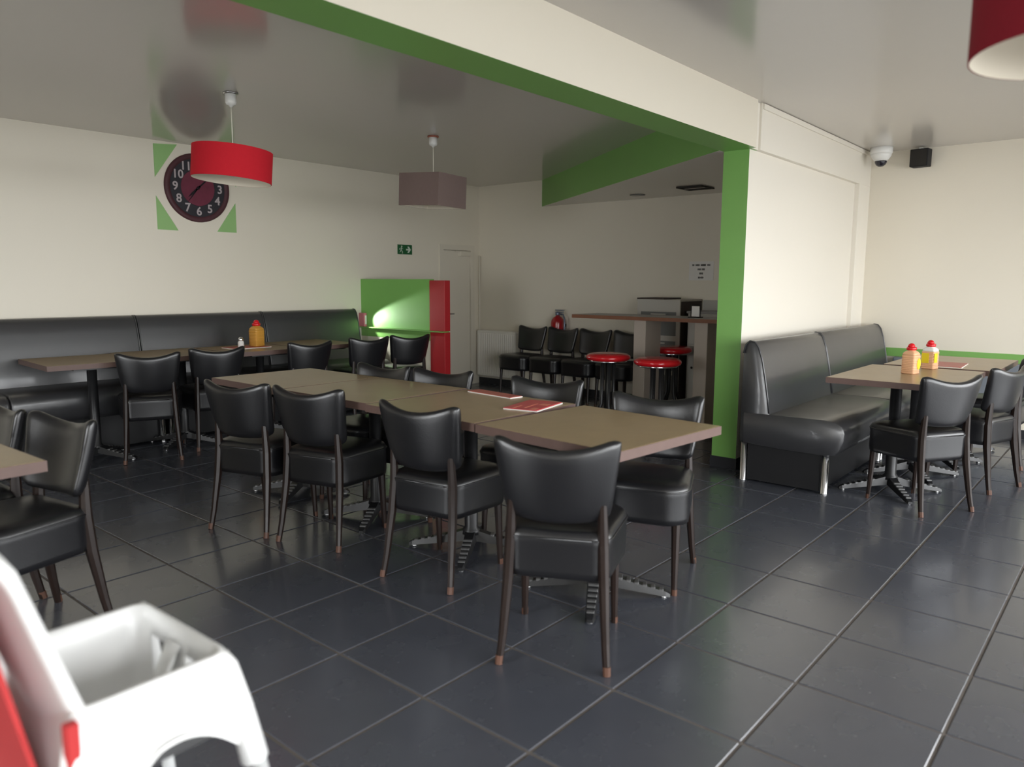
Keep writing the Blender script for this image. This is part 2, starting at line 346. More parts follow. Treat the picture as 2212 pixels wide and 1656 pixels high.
# ================================================================== CHAIRS
def rrect(x0, x1, hw0, hw1, r, n=5):
    """rounded trapezoid outline in plan, rear half width hw0, front hw1"""
    cs = [(x0+r, -hw0+r, PI, 1.5*PI), (x1-r*1.5, -hw1+r*1.5, 1.5*PI, 2*PI), (x1-r*1.5, hw1-r*1.5, 0, 0.5*PI), (x0+r, hw0-r, 0.5*PI, PI)]
    out = []
    for k, (cx, cy, a0, a1) in enumerate(cs):
        rr = r*1.5 if k in (1, 2) else r
        for q in range(n+1):
            a = a0+(a1-a0)*q/n; out.append((cx+rr*math.cos(a), cy+rr*math.sin(a)))
    return out
def make_chair(label, group):
    t = thing('dining_chair', label, 'chair', group=group)
    # seat: deep upholstered cushion
    ol = rrect(0.050, 0.510, 0.215, 0.250, 0.075); cx = 0.29
    def ring(s, z, dz=0):
        return [(cx+(x-cx)*s, y*s, z + dz*(1-((x-cx)/0.24)**2)) for x, y in ol]
    c = MB(); c.loft([ring(0.93, 0.345), ring(0.985, 0.352), ring(1.0, 0.38), ring(1.0, 0.49), ring(1.012, 0.505), ring(1.0, 0.52), ring(0.965, 0.537), ring(0.90, 0.546), ring(0.7, 0.553), ring(0.3, 0.556)])
    seat = c.build('seat', 'leather', t)
    c = MB(); c.sweep([(x*1.0 if False else cx+(x-cx)*1.008, y*1.008, 0.512) for x, y in ol+ol[:1]], 0.0045, 6); c.build('piping', 'leather', seat)
    # backrest: curved padded shell with raised corners
    nu, nv = 25, 15; fr = []; bk = []
    for i in range(nu):
        u = math.sin(PI/2*math.sin(PI/2*(-1+2*i/(nu-1))))
        for j in range(nv):
            v = 0.5+0.5*math.sin(PI/2*(-1+2*j/(nv-1)))
            zb = 0.590 - 0.016*(1-u*u) + 0.02*max(0, (abs(u)-0.8)/0.2)**2; zt = 0.876 + 0.056*abs(u)**2 - 0.022*max(0, (abs(u)-0.82)/0.18)**2
            z = zb+(zt-zb)*v
            hw = 0.208 + 0.042*v
            y = u*hw*(1-0.02*abs(2*v-1)**6)
            x = 0.055 - 0.085*v + 0.02*v*v + 0.048*u*u
            th = 0.060*max(0.0, (1-abs(u)**22))**0.5*max(0.0, (1-abs(2*v-1)**12))**0.5
            fr.append((x+th*0.55, y, z)); bk.append((x-th*0.45, y, z))
    vs = fr+bk; n = len(fr); fs = []
    for i in range(nu-1):
        for j in range(nv-1):
            a, b, d, e = i*nv+j, (i+1)*nv+j, (i+1)*nv+j+1, i*nv+j+1
            fs.append((a, b, d, e)); fs.append((n+a, n+e, n+d, n+b))
    c = MB(); c.add(vs, fs, 0, True)
    me = c.mesh('backrest', 'leather')
    bm = bmesh.new(); bm.from_mesh(me); bmesh.ops.remove_doubles(bm, verts=bm.verts[:], dist=0.0004); bmesh.ops.recalc_face_normals(bm, faces=bm.faces[:]); bm.to_mesh(me); bm.free()
    link('backrest', me, t)
    for s in (-1, 1):
        c = MB(); c.sweep([(0.0, s*0.213, 0), (0.022, s*0.203, 0.12), (0.054, s*0.190, 0.34), (0.066, s*0.183, 0.50), (0.060, s*0.178, 0.66)], [(0.015, 0.014), (0.018, 0.016), (0.024, 0.020), (0.025, 0.021), (0.018, 0.016)], 8, square=True, smooth=False)
        lg = c.build('leg', 'leg_wood', t)
        c = MB(); c.sweep([(-0.002, s*0.2135, 0.0), (0.004, s*0.212, 0.035)], [(0.0156, 0.0146), (0.0160, 0.015)], 8, square=True, smooth=False); c.build('worn_foot', 'worn_wood', lg)
    for s in (-1, 1):
        c = MB(); c.sweep([(0.470, s*0.203, 0), (0.452, s*0.198, 0.36)], [(0.013, 0.013), (0.021, 0.021)], 8, square=True, smooth=False)
        lg = c.build('leg', 'leg_wood', t)
        c = MB(); c.sweep([(0.471, s*0.2035, 0.0), (0.4695, s*0.203, 0.03)], [(0.0136, 0.0136), (0.0144, 0.0144)], 8, square=True, smooth=False); c.build('worn_foot', 'worn_wood', lg)
    return t
# (x, y of the point between the back feet, heading in degrees, label, group)
G1, G2, G3, G4, G5 = 'chairs around the long middle table', 'chairs along the wall tables', 'chairs at the left foreground table', 'chairs at the right table', 'chairs lined up at the far wall'
CH = [
 (2.215, 1.670, 28, 'black leather chair seen from behind at the near end of the long table', G1),
 (3.555, 1.985, 197, 'black leather chair tucked in across the near table, next to the green post', G1),
 (2.430, 2.690, 9, 'black leather chair on the near side, closest behind the foreground chair', G1),
 (2.400, 3.560, 16, 'black leather chair, middle one of three on the near side of the long table', G1),
 (2.260, 4.070, 17, 'black leather chair, leftmost of three on the near side of the long table', G1),
 (3.690, 2.830, 193, 'black leather chair across the table right behind the red menu', G1),
 (3.590, 3.640, 190, 'black leather chair across the table between the red strip and the far end', G1),
 (3.520, 4.170, 188, 'black leather chair across the table at its far left end', G1),
 (2.740, 6.230, 66, 'black leather chair at the wall tables, leftmost one', G2),
 (3.390, 6.300, 79, 'black leather chair at the wall tables, second from the left', G2),
 (4.350, 6.270, 86, 'black leather chair at the wall tables right of the mustard bottle', G2),
 (5.130, 6.330, 82, 'black leather chair at the wall tables, second from the green partition', G2),
 (5.670, 6.290, 74, 'black leather chair nearest to the green and red partition', G2),
 (1.230, 3.600, 190, 'black leather chair in the left foreground, its tall back edge turned to us', G3),
 (1.150, 4.120, 183, 'black leather chair cut off by the left edge behind the foreground table', G3),
 (5.500, 0.925, 58, 'black leather chair pulled out at the right table, nearest one', G4),
 (6.430, 0.725, 72, 'black leather chair at the right table, partly hidden behind the nearest one', G4),
 (7.450, 0.700, 85, 'black leather chair at the very right edge of the picture', G4),
 (8.020, 6.410, 178, 'black chair against the far wall, leftmost beside the radiator', G5),
 (8.020, 5.900, 178, 'black chair against the far wall, second from the radiator', G5),
 (8.020, 5.385, 178, 'black chair against the far wall, third from the radiator', G5),
 (8.020, 4.868, 178, 'black chair against the far wall, half hidden by the bar table leg', G5),
]
proto = None
for x, y, h, lab, g in CH:
    if proto is None:
        proto = make_chair(lab, g); o = proto
    else: o = copy_tree(proto, lab, (0, 0, 0), 0, g)
    o.location = (x, y, 0); o.rotation_euler = (0, 0, R(h))

# ================================================================== TABLES
TZ = 0.83
def make_base(t, cx=0.0, cy=0.0, ang=45, reach=0.36):
    c = MB(); c.lathe([(0.055, 0.09), (0.05, 0.115), (0.038, 0.13), (0.038, TZ-0.07), (0.06, TZ-0.055), (0.06, TZ-0.042)], 20, T=Matrix.Translation((cx, cy, 0)))
    col_ = c.build('column', 'cast_iron', t)
    c = MB(); c.box((cx-0.19, cy-0.19, TZ-0.052), (cx+0.19, cy+0.19, TZ-0.041)); c.build('top_plate', 'cast_iron', col_)
    for k in range(4):
        T = Matrix.Translation((cx, cy, 0)) @ Matrix.Rotation(R(ang+90*k), 4, 'Z')
        c = MB()
        loops = []
        for u in (0.0, 0.25, 0.5, 0.75, 0.94, 1.0):
            x = 0.02+(reach-0.02)*u; hw = 0.036-0.014*u; zt = 0.118-0.088*u**0.85; zb = 0.055-0.047*u
            if u == 1.0: zt -= 0.008; hw -= 0.006
            loops.append([(x, -hw, zb), (x, hw, zb), (x, hw*0.75, zt), (x, -hw*0.75, zt)])
        c.loft(loops, smooth=False, T=T)
        ft = c.build('foot', 'cast_iron', t)
        c = MB()
        for q in range(6):
            u = 0.30+0.115*q; x = 0.02+(reach-0.02)*u; hw = (0.036-0.014*u)*0.78; zt = 0.118-0.088*u**0.85
            c.box((x-0.011, -hw, zt-0.012), (x+0.011, hw, zt+0.006), bev=0.003, T=T)
        c.build('rib', 'worn_iron', ft)
        c = MB(); c.lathe([(0.014, 0.0), (0.016, 0.004), (0.012, 0.012)], 10, T=T @ Matrix.Translation((reach-0.03, 0, 0))); c.build('glide', 'steel', ft)
def make_table(label, group, sx, sy, bases=((0, 0),)):
    t = thing('dining_table', label, 'table', group=group)
    a, b = sx/2, sy/2; e = 0.004
    c = MB(); c.box((-a+e, -b+e, TZ-0.04), (a-e, b-e, TZ), bev=0.0015); top = c.build('tabletop', 'table_laminate', t)
    for (p, q) in (((-a, -b, TZ-0.042), (-a+e, b, TZ-0.0008)), ((a-e, -b, TZ-0.042), (a, b, TZ-0.0008)), ((-a+e, -b, TZ-0.042), (a-e, -b+e, TZ-0.0008)), ((-a+e, b-e, TZ-0.042), (a-e, b, TZ-0.0008))):
        c = MB(); c.box(p, q); c.build('edge_band', 'table_edge', top)
    for (x, y) in bases: make_base(t, x, y, 35)
    return t
G6 = 'square tables pushed together in the middle'
t0 = make_table('square brown table with a light end edge, nearest of the long row', G6, 0.81, 0.84)
t0.location = (2.945, 1.965, 0); t0.rotation_euler = (0, 0, R(-4.5))
copy_tree(t0, 'square brown table carrying the red menu, second of the long row', (2.995, 2.843, 0), R(-1.0))
copy_tree(t0, 'square brown table behind the middle chairs, third of the long row', (3.020, 3.705, 0), R(0.5))
copy_tree(t0, 'square brown table at the far end of the long row', (3.020, 4.555, 0), R(0.0))
copy_tree(t0, 'brown table cut off by the left edge of the picture', (0.555, 3.52, 0), R(2), 'table in the left foreground')
G7 = 'tables along the wall bench'
tb = make_table('brown wall table at the left end of the long bench', G7, 0.76, 0.80, ((0, -0.2),)); tb.location = (2.50, 6.93, 0); tb.rotation_euler = (0, 0, R(-3))
copy_tree(tb, 'brown wall table between the two left wall chairs', (3.285, 6.99, 0), 0)
copy_tree(tb, 'brown wall table with the mustard bottle on it', (4.06, 6.94, 0), R(-1))
copy_tree(tb, 'brown wall table right of the mustard bottle', (4.84, 7.03, 0), 0)
G8 = 'tables by the right bench'
tr = make_table('brown table with two squeeze bottles in front of the right bench', G8, 1.17, 0.82, ((-0.31, 0), (0.31, 0))); tr.location = (6.185, 1.365, 0)
copy_tree(tr, 'brown table further right behind the bottles', (7.44, 1.30, 0), 0)

# ================================================================== BENCHES
def make_bench(label, group, L, side_dark=True):
    """origin at the rear left floor corner; runs along +x, wall at y=0, seat toward -y"""
    t = thing('upholstered_bench', label, 'bench', group=group)
    e = 0.006
    def ext(prof, x0, x1, mi=0, rd=0.014):
        c = MB(); cy = sum(p[0] for p in prof)/len(prof); cz = sum(p[1] for p in prof)/len(prof)
        loops = []
        for x, s in ((x0, 1-rd*2.2), (x0+rd*0.4, 1-rd*0.7), (x0+rd, 1.0), (x1-rd, 1.0), (x1-rd*0.4, 1-rd*0.7), (x1, 1-rd*2.2)):
            loops.append([(x, cy+(y-cy)*s, cz+(z-cz)*s) for y, z in prof])
        c.loft(loops); return c
    back = [(0.0, 0.30), (0.0, 0.70), (-0.004, 0.98), (-0.018, 1.045), (-0.050, 1.072), (-0.090, 1.066), (-0.120, 1.030), (-0.150, 0.94), (-0.180, 0.80), (-0.205, 0.66), (-0.222, 0.54), (-0.228, 0.46), (-0.228, 0.30)]
    ext(back, e, L-e).build('backrest', 'bench_leather', t)
    seat = [(-0.02, 0.30), (-0.02, 0.53), (-0.23, 0.535), (-0.45, 0.540), (-0.62, 0.540), (-0.70, 0.530), (-0.745, 0.505), (-0.765, 0.46), (-0.758, 0.40), (-0.735, 0.34), (-0.705, 0.295), (-0.66, 0.285), (-0.30, 0.285)]
    ext(seat, 0.001, L-0.001).build('seat', 'bench_leather', t)
    c = MB(); c.box((0.03, -0.60, 0.015), (L-0.03, -0.06, 0.29)); c.build('plinth', 'black_panel', t)
    for x in (0.035, L-0.035):
        for y in (-0.635, -0.03):
            c = MB(); c.lathe([(0.028, 0), (0.028, 0.006), (0.025, 0.01), (0.025, 0.30)], 14, T=Matrix.Translation((x, y, 0))); c.build('leg', 'chrome', t)
    for x in (0.004, L-0.004):
        c = MB(); c.sweep([(x, y, z) for y, z in back[2:11]], 0.006, 6); c.build('piping', 'bench_leather', t)
    return t
b0 = make_bench('black leather bench with a chrome leg beside the green post', 'benches along the white wall', 1.42); b0.location = (5.43, 2.335, 0)
b1 = make_bench('black leather bench in the corner behind the squeeze bottles', 'benches along the white wall', 1.83); b1.location = (6.86, 2.335, 0)
GL = 'benches along the left wall'
def bench_left(x0, L, lab):
    b = make_bench(lab, GL, L); b.location = (x0, Y1-0.02, 0); b.scale = (1, 1, 1.085); return b
bench_left(0.62, 1.30, 'black leather wall bench cut off by the left edge')
bench_left(1.93, 1.28, 'black leather wall bench below the left of the clock')
bench_left(3.22, 1.36, 'black leather wall bench behind the mustard bottle')
bench_left(4.59, 1.28, 'black leather wall bench ending at the green partition')

# ================================================================== PARTITION (green and red)
t = thing('partition_screen', 'half height partition with green board and red post at the bench end', 'partition', (6.05, 6.14, 0))
YT = Y1-6.14
c = MB(); c.box((0, 0.24, 0), (0.07, YT, 0.82)); c.build('lower_panel', 'wall_paint', t)
c = MB(); c.box((-0.004, 0.24, 0.82), (0.07, YT, 0.925)); c.build('green_band', 'green_paint', t)
c = MB(); c.box((-0.05, 0.005, 0.925), (0.07, YT, 0.938), bev=0.003); c.build('ledge', 'green_paint', t)
c = MB(); c.box((0, 0.25, 0.938), (0.07, YT, 1.53), bev=0.002); c.build('green_board', 'green_board', t)
c = MB(); c.box((-0.01, 0.0, 0), (0.08, 0.24, 0.925), bev=0.003); c.build('red_post', 'red_paint', t)
c = MB(); c.box((-0.01, 0.0, 0.938), (0.08, 0.25, 1.515), bev=0.003); c.build('red_post', 'red_paint', t)
l = thing('added_lamp', 'small pink box added as a light source on the partition ledge by the wall', 'lamp', (6.035, 7.59, 0.938))  # made-up lamp box, a source for the pale wedge on the board
c = MB(); c.box((-0.03, -0.055, 0), (0.012, 0.055, 0.17), bev=0.006); c.build('housing', 'pink_plastic', l)
c = MB(); c.box((-0.02, -0.058, 0.03), (0.004, -0.055, 0.14)); c.build('lens', 'clear_plastic', l)  # lens only dresses the added box, the spot gives the light
sp = bpy.data.lights.new('wedge_spot', 'SPOT'); sp.energy = 38.0; sp.color = (0.95, 1.0, 0.93); sp.spot_size = R(64); sp.spot_blend = 0.3; sp.shadow_soft_size = 0.02  # added spot that throws the pale wedge onto the green board
so = bpy.data.objects.new('wedge_spot', sp); COL.objects.link(so); so.parent = l; so.location = (-0.15, 0.0, 0.13)
so.rotation_euler = Vector((0.20, -1.0, -0.24)).to_track_quat('-Z', 'Y').to_euler()

# ================================================================== BAR CORNER
t = thing('bar_table', 'tall bar table with a wooden edge beside the red stools', 'table', (6.98, 3.75, 0))
BZ = 1.155
c = MB(); c.box((-0.25, -0.98, BZ-0.036), (0.25, 1.10, BZ), bev=0.002, faces={(0, 0, 1): 0}); c.mi = [0 if k == 0 else k for k in c.mi]; tp = c.build('tabletop', 'bar_top', t)
for p, q in (((-0.258, -0.988, BZ-0.038), (-0.25, 1.108, BZ-0.001)), ((0.25, -0.988, BZ-0.038), (0.258, 1.108, BZ-0.001)), ((-0.25, 1.10, BZ-0.038), (0.25, 1.108, BZ-0.001)), ((-0.25, -0.988, BZ-0.038), (0.25, -0.98, BZ-0.001))):
    c = MB(); c.box(p, q); c.build('edge_band', 'bar_edge', tp)
for y in (0.31, -0.38):
    c = MB(); c.box((-0.16, y-0.07, 0.012), (0.16, y+0.07, BZ-0.038), bev=0.004); pn = c.build('leg_panel', 'leg_panel', t)
    c = MB(); c.box((-0.22, y-0.10, 0), (0.22, y+0.10, 0.012)); c.build('foot_plate', 'steel', pn)
def make_stool(label):
    t = thing('bar_stool', label, 'stool', group='red bar stools')
    c = MB(); c.lathe([(0.19, 0.735), (0.212, 0.745), (0.222, 0.765), (0.215, 0.785), (0.19, 0.800), (0.12, 0.808), (0.0, 0.810)], 32); st = c.build('seat', 'red_leather', t)
    c = MB(); c.lathe([(0.175, 0.722), (0.185, 0.726), (0.185, 0.738), (0.17, 0.740)], 32); c.build('seat_ring', 'chrome', st)
    for k in range(4):
        a = R(45+90*k); c = MB(); c.sweep([(0.055*math.cos(a), 0.055*math.sin(a), 0.73), (0.06*math.cos(a), 0.06*math.sin(a), 0.30), (0.18*math.cos(a), 0.18*math.sin(a), 0.02)], [0.02, 0.02, 0.016], 8); c.build('leg', 'cast_iron', t)
    c = MB(); c.sweep([(0.115*math.cos(2*PI*k/24), 0.115*math.sin(2*PI*k/24), 0.19) for k in range(25)], 0.010, 6); c.build('foot_ring', 'chrome', t)
    return t
s0 = make_stool('bright red round bar stool in front of the bar table, left one'); s0.location = (6.30, 4.10, 0)
copy_tree(s0, 'bright red round bar stool in front of the bar table, right one', (6.22, 3.50, 0), R(20))
copy_tree(s0, 'shaded dark red bar stool behind the bar table', (7.46, 4.02, 0), R(10))
copy_tree(s0, 'dark red bar stool half hidden behind the green post', (7.30, 3.40, 0), R(35))

t = thing('drawer_cabinet', 'tall white framed cabinet with grey drawer fronts by the far wall', 'cabinet', (7.70, 4.07, 0))
c = MB(); c.box((0.02, 0, 0), (0.53, 0.55, 1.29), bev=0.003); c.build('body', 'cabinet_dark', t)
c = MB(); c.box((0, 0.0, 0.0), (0.02, 0.045, 1.29)); c.box((0, 0.505, 0), (0.02, 0.55, 1.29)); c.box((0, 0.045, 1.17), (0.02, 0.505, 1.29)); c.box((0, 0.045, 0.84), (0.02, 0.505, 0.90)); c.box((0, 0.045, 0.45), (0.02, 0.505, 0.50)); c.box((0, 0.045, 0), (0.02, 0.505, 0.08)); c.build('front_frame', 'cabinet_white', t)
for z0, z1 in ((0.90, 1.17), (0.50, 0.84), (0.08, 0.45)):
    c = MB(); c.box((0.008, 0.045, z0), (0.019, 0.505, z1)); d = c.build('drawer_front', 'cabinet_grey', t)
    c = MB(); c.box((-0.006, 0.18, z1-0.035), (0.008, 0.37, z1-0.020)); c.build('pull', 'cabinet_white', d)
c = MB(); c.box((-0.01, -0.005, 1.29), (0.53, 0.555, 1.31)); c.build('top_board', 'cabinet_white', t)
c = MB(); c.box((-0.01, 0.20, 1.31), (0.40, 0.555, 1.328), bev=0.004); c.build('lid', 'cabinet_dark', t)
t = thing('sideboard', 'low white sideboard with back panel beside the drawer cabinet', 'cabinet', (7.80, 2.75, 0))
c = MB(); c.box((0, 0, 0.08), (0.43, 1.27, 1.16), bev=0.004); c.build('body', 'cabinet_white', t)
c = MB(); c.box((0.02, 0, 0), (0.43, 1.27, 0.08)); c.build('plinth', 'cabinet_dark', t)
c = MB(); c.box((-0.02, -0.01, 1.16), (0.43, 1.28, 1.185), bev=0.003); c.build('worktop', 'bar_top', t)
c = MB(); c.box((0.37, 0, 1.185), (0.43, 1.27, 1.30)); c.build('back_panel', 'cabinet_white', t)
for k in range(3):
    y0 = 0.02+k*0.413
    c = MB(); c.box((-0.018, y0, 0.10), (0, y0+0.40, 0.80), bev=0.003); d = c.build('door', 'cabinet_white', t)
    c = MB(); c.lathe([(0.004, 0), (0.006, 0.012), (0.014, 0.02), (0.0, 0.026)], 10, T=Matrix.Translation((-0.018, y0+0.34, 0.55)) @ Matrix.Rotation(R(-90), 4, 'Y')); c.build('knob', 'grille_dark', d)
    c = MB(); c.box((-0.018, y0, 0.815), (0, y0+0.40, 1.14), bev=0.003); c.build('drawer_front', 'cabinet_white', t)
t = thing('card_holder', 'black wire card holder standing on the bar table', 'holder', (6.95, 3.50, BZ), R(0))
c = MB(); c.box((-0.06, -0.055, 0), (0.06, 0.055, 0.010), bev=0.003); c.build('base', 'grille_dark', t)
c = MB(); c.sweep([(0, -0.05, 0.01), (0, -0.05, 0.125), (0, 0.05, 0.125), (0, 0.05, 0.01)], 0.005, 6); c.build('wire_frame', 'grille_dark', t)
c = MB(); c.box((-0.003, -0.042, 0.012), (0.003, 0.042, 0.115)); c.build('card', 'paper', t)

# radiator
t = thing('radiator', 'white ribbed panel radiator low on the far wall', 'radiator', (XF-0.012, 6.86, 0))
c = MB(); c.box((-0.10, 0, 0.13), (0, 0.74, 0.79), bev=0.008); c.build('panel', 'radiator_white', t)
for k in range(19):
    y = 0.03+k*0.0365
    c = MB(); c.box((-0.108, y, 0.16), (-0.098, y+0.022, 0.76), bev=0.004); c.build('rib', 'radiator_white', t)
c = MB(); c.box((-0.10, 0.01, 0.785), (-0.005, 0.73, 0.80), bev=0.003); c.build('top_grille', 'radiator_white', t)
c = MB(); c.sweep([(-0.05, -0.03, 0.0), (-0.05, -0.03, 0.18), (-0.05, 0.01, 0.18)], 0.010, 8); c.build('pipe', 'radiator_white', t)
# fire extinguisher
t = thing('fire_extinguisher', 'red fire extinguisher with a black hose on the far wall', 'fire extinguisher', (8.12, 6.10, 0.62))
c = MB(); c.lathe([(0.0, 0), (0.080, 0.004), (0.092, 0.02), (0.092, 0.34), (0.085, 0.38), (0.06, 0.415), (0.03, 0.43), (0.026, 0.45)], 24); c.build('cylinder', 'extinguisher_red', t)
c = MB(); c.lathe([(0.026, 0.44), (0.032, 0.45), (0.032, 0.47), (0.024, 0.49), (0.0, 0.495)], 16); c.box((-0.02, -0.09, 0.475), (0.02, 0.03, 0.49), bev=0.004); c.box((-0.018, -0.10, 0.502), (0.018, 0.035, 0.516), bev=0.004); c.build('valve_head', 'blue_grey_metal', t)
c = MB(); c.sweep([(0, -0.03, 0.46), (0, -0.09, 0.455), (-0.02, -0.125, 0.41), (-0.02, -0.13, 0.30), (-0.02, -0.115, 0.18), (-0.01, -0.108, 0.10)], 0.012, 8); c.build('hose', 'blue_grey_metal', t)
c = MB(); c.box((0.07, -0.05, 0.28), (XF-8.12, 0.05, 0.32)); c.build('wall_bracket', 'grille_dark', t)
c = MB(); c.lathe([(0.0932, 0.12), (0.0932, 0.26)], 24, cap=False); c.build('instruction_label', 'darkened_red_shade', t)
# notice on the far wall
t = thing('paper_notice', 'white paper notice with four printed lines on the far wall', 'sign', (XF-0.004, 4.10, 1.64))
c = MB(); c.box((-0.002, -0.155, -0.11), (0.002, 0.155, 0.11)); c.build('sheet', 'paper', t)
for z, words in ((0.068, ((-0.115, -0.085), (-0.073, -0.018), (-0.006, 0.062), (0.074, 0.118))), (0.018, ((-0.045, -0.003), (0.008, 0.050))), (-0.030, ((-0.022, 0.022),)), (-0.078, ((-0.036, 0.036),))):
    c = MB()
    for a, b in words:                       # too blurred to read: strokes at letter size
        y = a
        while y < b-0.004:
            h = random.choice((0.011, 0.009, 0.012)); ww = random.uniform(0.005, 0.008)
            c.box((-0.0035, -y-ww, z-h), (-0.002, -y, z+h)); y += ww+0.0028
    c.build('printed_line', 'ink', t)
# exit sign on left wall
t = thing('exit_sign', 'small green emergency exit sign left of the door', 'sign', (6.79, Y1-0.006, 1.92))
c = MB(); c.box((-0.125, -0.006, -0.063), (0.125, 0.006, 0.063), bev=0.002); c.build('board', 'sign_green', t)
c = MB(); T = Matrix.Translation((-0.065, -0.007, 0)) @ Matrix.Rotation(R(90), 4, 'X')
c.lathe([(0.011, -0.001), (0.011, 0.001)], 12, smooth=False, T=T @ Matrix.Translation((0.006, 0.040, 0)))
for a, b, wd in (((0.002, 0.026), (-0.006, -0.006), 0.013), ((-0.006, -0.006), (0.018, -0.026), 0.009), ((0.018, -0.026), (0.016, -0.052), 0.008), ((-0.006, -0.006), (-0.016, -0.030), 0.009), ((-0.016, -0.030), (-0.040, -0.036), 0.008), ((0.002, 0.022), (0.026, 0.006), 0.007), ((0.0, 0.022), (-0.026, 0.014), 0.007), ((-0.026, 0.014), (-0.034, -0.004), 0.007)):
    c.sweep([(a[0], a[1], 0), (b[0], b[1], 0)], [(0.001 if False else wd/2, 0.0012)]*2 if abs(b[0]-a[0]) < abs(b[1]-a[1]) else [(0.0012, wd/2)]*2, 4, square=True, smooth=False, T=T)
c.build('running_figure', 'sign_white', t)
c = MB(); T2 = Matrix.Translation((0.062, -0.0075, 0)) @ Matrix.Rotation(R(90), 4, 'X')
c.prism([(-0.045, -0.010), (-0.002, -0.010), (-0.022, -0.040), (0.004, -0.040), (0.038, 0.0), (0.004, 0.040), (-0.022, 0.040), (-0.002, 0.010), (-0.045, 0.010)], -0.001, 0.001, T=T2); c.build('arrow', 'sign_white', t)

# ================================================================== CLOCK AND WALL TRIANGLES
CX, CZ = 3.965, 2.445
t = thing('wall_clock', 'large round black and red vintage wall clock', 'clock', (CX, Y1, CZ))
RX = Matrix.Rotation(R(90), 4, 'X')          # local z -> -y (out of the wall)
c = MB(); c.lathe([(0.345, 0.0), (0.345, 0.022), (0.335, 0.028), (0.300, 0.028), (0.292, 0.020)], 56, T=RX, cap=False); c.build('rim', 'clock_rim', t)
c = MB(); c.lathe([(0.0, 0.004), (0.0, 0.020), (0.298, 0.020), (0.298, 0.004)], 48, smooth=False, T=RX, cap=False); c.build('dial', 'clock_black', t)
c = MB(); c.lathe([(0.0, 0.020), (0.0, 0.0225), (0.178, 0.0225), (0.180, 0.020)], 40, smooth=False, T=RX, cap=False); c.build('center_disc', 'clock_red', t)
for n in range(1, 13):
    a = R(90-30*n); me = text_mesh(str(n), 0.118, 0.0012, 0.0022); me.materials.append(M['clock_numeral'])
    link('numeral', me, t, (0.238*math.cos(a), -0.0225, 0.238*math.sin(a)), (R(90), 0, 0))
for ang, ln, wd in ((222, 0.15, 0.020), (42, 0.16, 0.014), (232, 0.19, 0.010)):
    a = R(ang); d = Vector((math.cos(a), 0, math.sin(a))); p = Vector((-math.sin(a), 0, math.cos(a)))
    q = [(-d*0.03+p*wd/2), (d*ln*0.6+p*wd/2), d*ln, (d*ln*0.6-p*wd/2), (-d*0.03-p*wd/2)]
    c = MB(); c.add([v+Vector((0, -0.025, 0)) for v in q]+[v+Vector((0, -0.027, 0)) for v in q], [(0, 1, 2, 3, 4), (9, 8, 7, 6, 5)]+[(i, (i+1) % 5, 5+(i+1) % 5, 5+i) for i in range(5)]); c.build('hand', 'hand_black', t)
c = MB(); c.lathe([(0.016, 0.022), (0.016, 0.029), (0.0, 0.031)], 16, T=RX); c.build('hub', 'hand_black', t)
# four green painted triangles around the clock
TR = [('upper left', [(3.535, 2.835), (3.775, 2.855), (3.535, 2.515)], 'light green wall triangle at the upper left of the clock'),
      ('upper right', [(4.18, 2.845), (4.40, 2.83), (4.40, 2.50)], 'light green wall triangle behind the red lamp, right of the clock'),
      ('lower left', [(3.535, 2.335), (3.535, 2.005), (3.745, 2.005)], 'light green wall triangle at the lower left of the clock'),
      ('lower right', [(4.385, 2.325), (4.165, 2.015), (4.385, 2.015)], 'light green wall triangle at the lower right of the clock')]
for _, pl, lab in TR:
    c = MB(); c.prism([(x, z) for x, z in pl], 0.0, 0.005, T=Matrix.Translation((0, Y1, 0)) @ RX)
    tag(c.build('wall_triangle', 'light_green'), lab, 'wall decal', 'green triangles around the clock')

# ================================================================== PENDANT LAMPS
def rose(t, ring='copper_ring'):
    c = MB(); c.lathe([(0.054, 0.0), (0.054, -0.010), (0.036, -0.014)], 24); rr = c.build('ceiling_ring', ring, t)
    c = MB(); c.lathe([(0.040, -0.010), (0.040, -0.070), (0.034, -0.085), (0.016, -0.092), (0.006, -0.105)], 24); c.build('ceiling_cup', 'white_plastic', t)
def drum(t, r, h, z0, m, tilt, axis_dir):
    Tt = Matrix.Translation((0, 0, z0)) @ Matrix.Rotation(tilt, 4, axis_dir)
    c = MB(); c.lathe([(r, -h), (r, 0)], 56, T=Tt, cap=False); c.lathe([(r, -h), (r-0.004, -h)], 56, T=Tt, cap=False); c.lathe([(r, 0), (r-0.004, 0)], 56, T=Tt, cap=False)
    sh = c.build('shade', m, t)
    c = MB(); c.lathe([(r-0.004, 0), (r-0.004, -h)], 56, T=Tt, cap=False); c.build('shade_lining', 'shade_lining', sh)
    c = MB()
    for k in range(3):
        a = 2*PI*k/3; c.sweep([(0, 0, -0.03), ((r-0.005)*math.cos(a), (r-0.005)*math.sin(a), -0.005)], 0.002, 6, T=Tt)
    c.lathe([(0.02, -0.10), (0.02, -0.03), (0.012, -0.02)], 14, T=Tt); c.build('shade_carrier', 'white_plastic', sh)
    c = MB(); c.lathe([(0.0, -0.20), (0.03, -0.19), (0.042, -0.16), (0.035, -0.125), (0.018, -0.10)], 16, T=Tt); c.build('bulb', 'clear_plastic', sh)
vd = Vector((3.05, 5.32, 0)).normalized()
t = thing('pendant_lamp', 'bright red drum pendant lamp hanging in front of the clock', 'lamp', (3.05, 5.32, ZC), group='pendant lamps')
rose(t, 'steel'); drum(t, 0.285, 0.228, -0.405, 'red_shade', R(4.5), vd)
c = MB(); c.sweep([(0, 0, -0.10), (0, 0, -0.43)], 0.004, 6); c.build('cord', 'cord_white', t)
